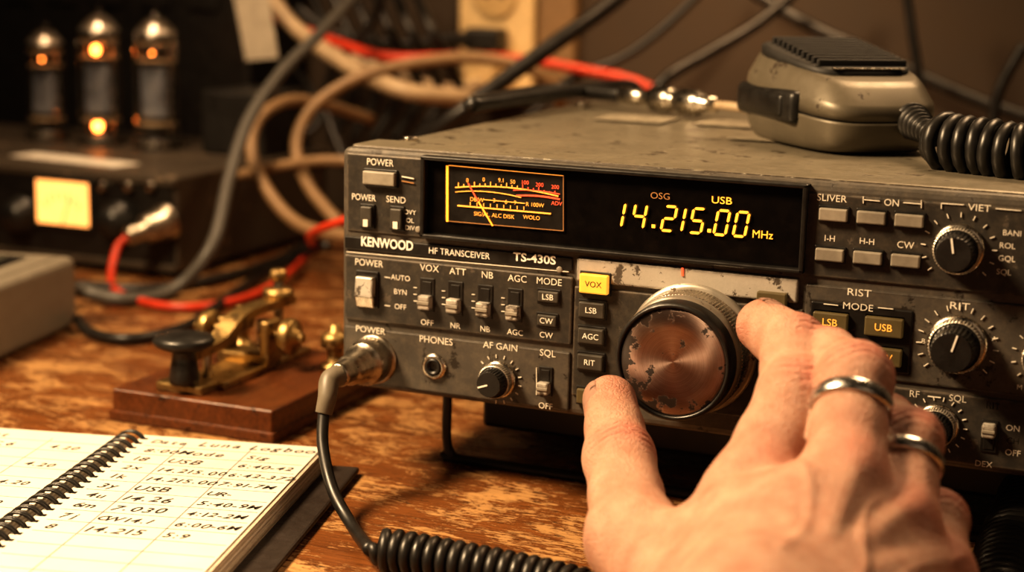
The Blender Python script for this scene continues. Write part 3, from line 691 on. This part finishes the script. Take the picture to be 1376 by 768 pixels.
def chain(js,rs,k=.3):
    d=None
    for i in range(len(js)-1):
        m=(js[i]+js[i+1])/2;rm=(rs[i]+rs[i+1])/2-.085
        for c in (cone(js[i],m,rs[i],rm),cone(m,js[i+1],rm,rs[i+1])): d=c if d is None else smin(d,c,k)
    return d
order=['index','middle','ring','pinky'];palm=None
for i,kx in enumerate(order):
    base=wr+lat*(-1.35+.9*i)+fwd*1.4
    m=J[kx][0]
    c=cone(base,m-fwd*.3-nrm*.15,1.5,FG[kx][1][0]*1.0);palm=c if palm is None else smin(palm,c,1.1)
    c=cone(base+fwd*1.5-nrm*.6,m-fwd*1.2-nrm*.5,1.3,1.05);palm=smin(palm,c,1.0)
palm=smin(palm,cone(wr-lat*1.0,wr+lat*1.0,1.85,1.75),1.2)
palm=smin(palm,cone(wr-lat*1.0,fa-lat*1.2,1.8,2.7),1.2);palm=smin(palm,cone(wr+lat*1.0,fa+lat*1.2,1.75,2.7),1.2)
thm=cone(TJ[0],TJ[1],TH[1][0],TH[1][1]*1.02);palm=smin(palm,thm,1.4)
palm=smin(palm,cone(wr-lat*1.2+fwd*.6,TJ[0],1.7,1.8),1.2)
mid=(TJ[0]*.45+TJ[1]*.55);im=wr+lat*-1.0+fwd*5.5
palm=smin(palm,cone(mid+fwd*.3,J['index'][0]-fwd*1.9-nrm*.4,.9,.95),1.4)
palm=smin(palm,cone(TJ[0],im,1.5,1.15),1.3)
for i,kx in enumerate(order):
    m=J[kx][0];palm=smin(palm,cone(m+nrm*.46,m+nrm*.46+fwd*.05,.98-.04*i,.98-.04*i),.40)
    palm=smin(palm,cone(m+nrm*1.05,wr+lat*(-.6+.45*i)+fwd*2.2+nrm*1.40,.3,.2),.46)
D_=palm
for kx in order:
    ch=chain(*(J[kx],FG[kx][1]))
    pj=J[kx];v1=pj[1]-pj[0];v2=pj[2]-pj[1];bend=v1/np.linalg.norm(v1)-v2/np.linalg.norm(v2);bend/=np.linalg.norm(bend)
    r1=FG[kx][1][1];ch=smin(ch,cone(pj[1]+bend*.14,pj[1]+bend*.141,r1*.98,r1*.98),.3)
    D_=np.minimum(D_,smin(palm,ch,.7))
tc_=chain(TJ[1:],TH[1][1:]);D_=np.minimum(D_,smin(palm,tc_,.9))
def surfnet(D,lo,h):
    S=D<0;n=np.array(D.shape)
    offs=np.array([(i,j,k) for i in(0,1) for j in(0,1) for k in(0,1)])
    cnt=sum(S[o[0]:n[0]-1+o[0],o[1]:n[1]-1+o[1],o[2]:n[2]-1+o[2]].astype(np.int8) for o in offs)
    mask=(cnt>0)&(cnt<8);idx=np.argwhere(mask);vid=-np.ones(mask.shape,np.int64);vid[mask]=np.arange(len(idx))
    vals=np.stack([D[idx[:,0]+o[0],idx[:,1]+o[1],idx[:,2]+o[2]] for o in offs],1)
    acc=np.zeros((len(idx),3));cn=np.zeros(len(idx))
    for a in range(8):
        for b in range(a+1,8):
            if np.abs(offs[a]-offs[b]).sum()!=1: continue
            d0,d1=vals[:,a],vals[:,b];cr=(d0<0)!=(d1<0);t=np.where(cr,d0/np.where(cr,d0-d1,1),0)
            acc+=np.where(cr[:,None],offs[a]+(offs[b]-offs[a])*t[:,None],0);cn+=cr
    V=lo+(idx+acc/cn[:,None])*h;Fc=[]
    for ax in range(3):
        b_,c_=(ax+1)%3,(ax+2)%3;sl0=[slice(None)]*3;sl1=[slice(None)]*3;sl0[ax]=slice(0,-1);sl1[ax]=slice(1,None)
        e=np.argwhere(S[tuple(sl0)]!=S[tuple(sl1)]);e=e[(e[:,b_]>0)&(e[:,c_]>0)&(e[:,b_]<n[b_]-1)&(e[:,c_]<n[c_]-1)]
        ub=np.zeros(3,int);ub[b_]=1;uc=np.zeros(3,int);uc[c_]=1
        q=np.stack([vid[tuple((e+o).T)] for o in(-ub-uc,-uc,0*ub,-ub)],1);fl=~S[tuple(e.T)];q[fl]=q[fl][:,::-1];Fc.append(q)
    return V,np.concatenate(Fc)
Vh,Fh=surfnet(D_,lo,h);del D_,palm
me=bpy.data.meshes.new('h0');me.from_pydata(Vh.tolist(),[],Fh.tolist());me.update()
ho=bpy.data.objects.new('skin',me);scene.collection.objects.link(ho)
sm=ho.modifiers.new('s','SMOOTH');sm.iterations=3;sm.factor=.5
ss=ho.modifiers.new('ss','SUBSURF');ss.levels=1;ss.render_levels=1
bpy.context.view_layer.update();dg=bpy.context.evaluated_depsgraph_get()
m2=bpy.data.meshes.new_from_object(ho.evaluated_get(dg));ho.modifiers.clear();ho.data=m2
nv=len(m2.vertices);co=np.zeros(nv*3);m2.vertices.foreach_get('co',co);co=co.reshape(-1,3)
no=np.zeros(nv*3);m2.vertex_normals.foreach_get('vector',no);no=no.reshape(-1,3)
tint=np.zeros(nv);disp=np.zeros(nv)
def crease(j,ax,dors,r,amp,lam,wid):
    global tint,disp
    ax=ax/np.linalg.norm(ax);rel=co-j;s=rel@ax;rad=np.linalg.norm(rel-np.outer(s,ax),axis=1);la=rel@np.cross(ax,dors)
    f=np.clip(no@dors,0,1)**.7*(rad<r*1.5)*np.exp(-(s/wid)**2)
    w1=.5+.5*np.cos(2*math.pi*(s+.06*np.sin(5*la)+.10*la*la)/lam);disp+=-amp*f*w1**3
    tint=np.maximum(tint,.75*f)
for kx in order+['thumb']:
    pj=J[kx] if kx!='thumb' else TJ[0:];rs=FG[kx][1] if kx!='thumb' else TH[1]
    for i in (1,2):
        v1=pj[i]-pj[i-1];v2=pj[i+1]-pj[i];v1=v1/np.linalg.norm(v1);v2=v2/np.linalg.norm(v2)
        dors=v1-v2;
        if kx=='thumb' : dors=nrm-v2*(nrm@v2)
        dors/=np.linalg.norm(dors)
        if kx=='thumb' and i==1: continue
        crease(pj[i],(v1+v2),dors,rs[i],.07 if i==1 or kx=='thumb' else .05,.30,.5 if kx!='thumb' else .65)
    tp=pj[-1];d=np.linalg.norm(co-tp,axis=1);tint=np.maximum(tint,.6*np.exp(-(d/1.2)**2))
for kx in order:
    d=np.linalg.norm(co-J[kx][0]-nrm*.9,axis=1);tint=np.maximum(tint,.85*np.exp(-(d/1.0)**2))
O=wr+fwd*2+nrm*1.2;X2=(co-O)@lat;Y2=(co-O)@fwd;up=np.clip(no@nrm,0,1)
for x0,amp_,ph in((-1.0,.35,0.),(.6,.4,1.7),(2.0,.3,3.1)):
    xc=x0+amp_*np.sin(Y2*.9+ph)+Y2*.12*x0;disp+=.06*up**2*np.exp(-((X2-xc)/.17)**2)*(Y2>-1)*(Y2<6.2)*np.clip((6.2-Y2)/2,0,1)
co2=co+no*disp[:,None];m2.vertices.foreach_set('co',co2.ravel());m2.update()
at=m2.attributes.new('tint','FLOAT','POINT');at.data.foreach_set('value',tint.astype(np.float32))
m2.polygons.foreach_set('use_smooth',[True]*len(m2.polygons))
def skin():
    m,t,b=nt('skin');at=N(t,'ShaderNodeAttribute',attribute_name='tint')
    n=noise(t,.9,6,.65);base=ramp(t,n,[(.32,(.38,.185,.125)),(.68,(.52,.315,.23))])
    f=math_(t,'MULTIPLY',at.outputs['Fac'],math_(t,'ADD',noise(t,3,4,.6),.3))
    c=mix(t,f,base,(.46,.135,.09))
    c=mix(t,ramp(t,noise(t,6,3,.5),[(.62,0),(.72,.4)]),c,(.26,.11,.065))
    t.links.new(c,b.inputs['Base Color']);b.inputs['Roughness'].default_value=.46
    b.inputs['Subsurface Weight'].default_value=.2;b.inputs['Subsurface Radius'].default_value=(1,.35,.18);b.inputs['Subsurface Scale'].default_value=.003
    vo=N(t,'ShaderNodeTexVoronoi',feature='DISTANCE_TO_EDGE');vo.inputs['Scale'].default_value=6;tc=N(t,'ShaderNodeTexCoord');t.links.new(tc.outputs['Object'],vo.inputs['Vector'])
    bump(t,b,math_(t,'ADD',math_(t,'MULTIPLY',math_(t,'MINIMUM',vo.outputs[0],.15),2.2),noise(t,4,8,.75)),.7,.0009);return m
skm=skin();m2.materials.clear();m2.materials.append(skm);ho.parent=hand
nailm=Mt('fingernail',(.56,.35,.27),.3,var=.06)
def nail(tip,prev,dors,r,w,nm):
    tip=Vector(tip);ax=(tip-Vector(prev)).normalized();d=Vector(dors);d=(d-ax*d.dot(ax)).normalized();s=ax.cross(d)
    p=Part(nm,hand);b=bmesh.new();g=[]
    for i in range(9):
        row=[];y=-.70+1.15*i/8
        for j in range(11):
            an=math.radians(-50+100*j/10)*w
            rr=r+.02-.02*abs(j-5)/5
            if i==0: rr-=.08
            yy=y-.18*(abs(j-5)/5)**2*(1 if i>4 else -.6)
            cap=max(0,yy);sh=math.sqrt(max(.05,1-(cap/(r+.15))**2))
            row.append(b.verts.new(tip+ax*yy+(d*math.cos(an)+s*math.sin(an))*rr*sh+d*.02))
        g.append(row)
    for i in range(8):
        for j in range(10): b.faces.new((g[i][j],g[i][j+1],g[i+1][j+1],g[i+1][j]))
    bmesh.ops.solidify(b,geom=b.faces[:],thickness=.04);bmesh.ops.recalc_face_normals(b,faces=b.faces)
    p.merge(b,nailm,None,True)
nail(TJ[3],TJ[2],Vector((-.95,.1,.3)),TH[1][3],.95,'thumb_nail')
nail(J['index'][3],J['index'][2],(.35,.45,.85),FG['index'][1][3],.9,'index_nail')
def fring(name,kx,t,r,w):
    pj=J[kx];c=Vector(pj[0]+(pj[1]-pj[0])*t);axv=Vector(pj[1]-pj[0]);p=Part(name)
    lathe(p,steel,c,axv,[(r,-w/2),(r+.07,-w/2),(r+.12,-w*.3),(r+.13,0),(r+.12,w*.3),(r+.07,w/2),(r,w/2),(r-.02,0),(r,-w/2)],72)
fring('finger_ring','middle',.74,1.13,.52);fring('finger_ring','ring',.76,1.03,.46)
CF=Part('shirt_sleeve',hand)
f0=Vector(wr+(fa-wr)*.62);fv=Vector(fa-wr).normalized()
lathe(CF,Mt('sleeve_cloth',(.06,.065,.08),.85,bs=.6,bsc=8),f0,fv,[(3.2,.2),(3.75,0),(3.95,.3),(3.9,1.5),(4.1,1.7),(4.4,8),(4.7,14),(0,14)],48)
# ---------------------------------------------------------------- finalise
bpy.context.view_layer.update();dg=bpy.context.evaluated_depsgraph_get()
for it in ALL_TXT:
    o,p,m,Mx,width,keep=it;mm=bpy.data.meshes.new_from_object(o.evaluated_get(dg));b=bmesh.new();b.from_mesh(mm);bpy.data.meshes.remove(mm)
    if len(b.verts):
        xs=[v.co.x for v in b.verts];ys=[v.co.y for v in b.verts]
        cxx=(min(xs)+max(xs))/2;cyy=(min(ys)+max(ys))/2
        if not keep: bmesh.ops.translate(b,vec=(-cxx,-cyy,0),verts=b.verts)
        if width: k=width/(max(xs)-min(xs));bmesh.ops.scale(b,vec=(k,1,1),verts=b.verts)
        p.merge(b,m,Mx)
    else: b.free()
    c=o.data;bpy.data.objects.remove(o);bpy.data.curves.remove(c)
for p in PARTS:
    if p.origin is not None: bmesh.ops.translate(p.bm,vec=-p.origin,verts=p.bm.verts)
    me=bpy.data.meshes.new(p.name);p.bm.to_mesh(me);p.bm.free()
    for m in p.mats: me.materials.append(m)
    o=bpy.data.objects.new(p.name,me);scene.collection.objects.link(o)
    if p.origin is not None: o.location=p.origin
    if p.parent: o.parent=p.parent
    else: ROOTS.append(o)
for r_ in ROOTS: r_.scale=(.01,.01,.01)
# ---------------------------------------------------------------- lights
def area(name,loc,tgt,size,power,col,spread=180):
    l=bpy.data.lights.new(name,'AREA');l.size=size;l.energy=power;l.color=col;l.spread=math.radians(spread);o=bpy.data.objects.new(name,l);scene.collection.objects.link(o)
    o.location=Vector(loc)*.01;o.rotation_euler=(Vector(tgt)-Vector(loc)).to_track_quat('-Z','Y').to_euler()
area('desk_lamp_light',(-30,-30,58),(14,-6,4),.16,6.6,(1,.70,.40),120)
area('back_rim_light',(30,45,75),(16,13,12),.3,1.7,(1,.66,.36),95)  # added rim light from behind for the lid and microphone, no fixture
area('room_fill_light',(75,-60,50),(15,0,5),.6,.35,(1,.68,.42))
area('tube_fill_light',(-32,22,50),(-36,46,8),.15,.8,(1,.66,.38),110)  # added fill aimed at the vacuum tubes, no real lamp there
area('outlet_fill_light',(5,35,50),(-3,61,14),.15,.42,(1,.62,.32),60)  # added fill that brightens the wall outlet, no real lamp there
w=bpy.data.worlds.new('room_ambient');scene.world=w;w.use_nodes=True
w.node_tree.nodes['Background'].inputs[0].default_value=(1,.70,.45,1);w.node_tree.nodes['Background'].inputs[1].default_value=.009
# ---------------------------------------------------------------- camera
cd=bpy.data.cameras.new('camera');co_=bpy.data.objects.new('camera',cd);scene.collection.objects.link(co_)
cd.sensor_width=36;cd.lens=FPX*36/1376;cd.clip_start=.01;cd.dof.use_dof=True;cd.dof.focus_distance=.590;cd.dof.aperture_fstop=7.2
Rm=Matrix((RX,UX,-FW)).transposed();co_.matrix_world=Matrix.Translation(CAM*.01)@Rm.to_4x4()
scene.camera=co_
scene.view_settings.view_transform='Standard'
try: scene.view_settings.look='Medium High Contrast'
except Exception as e: print(e)
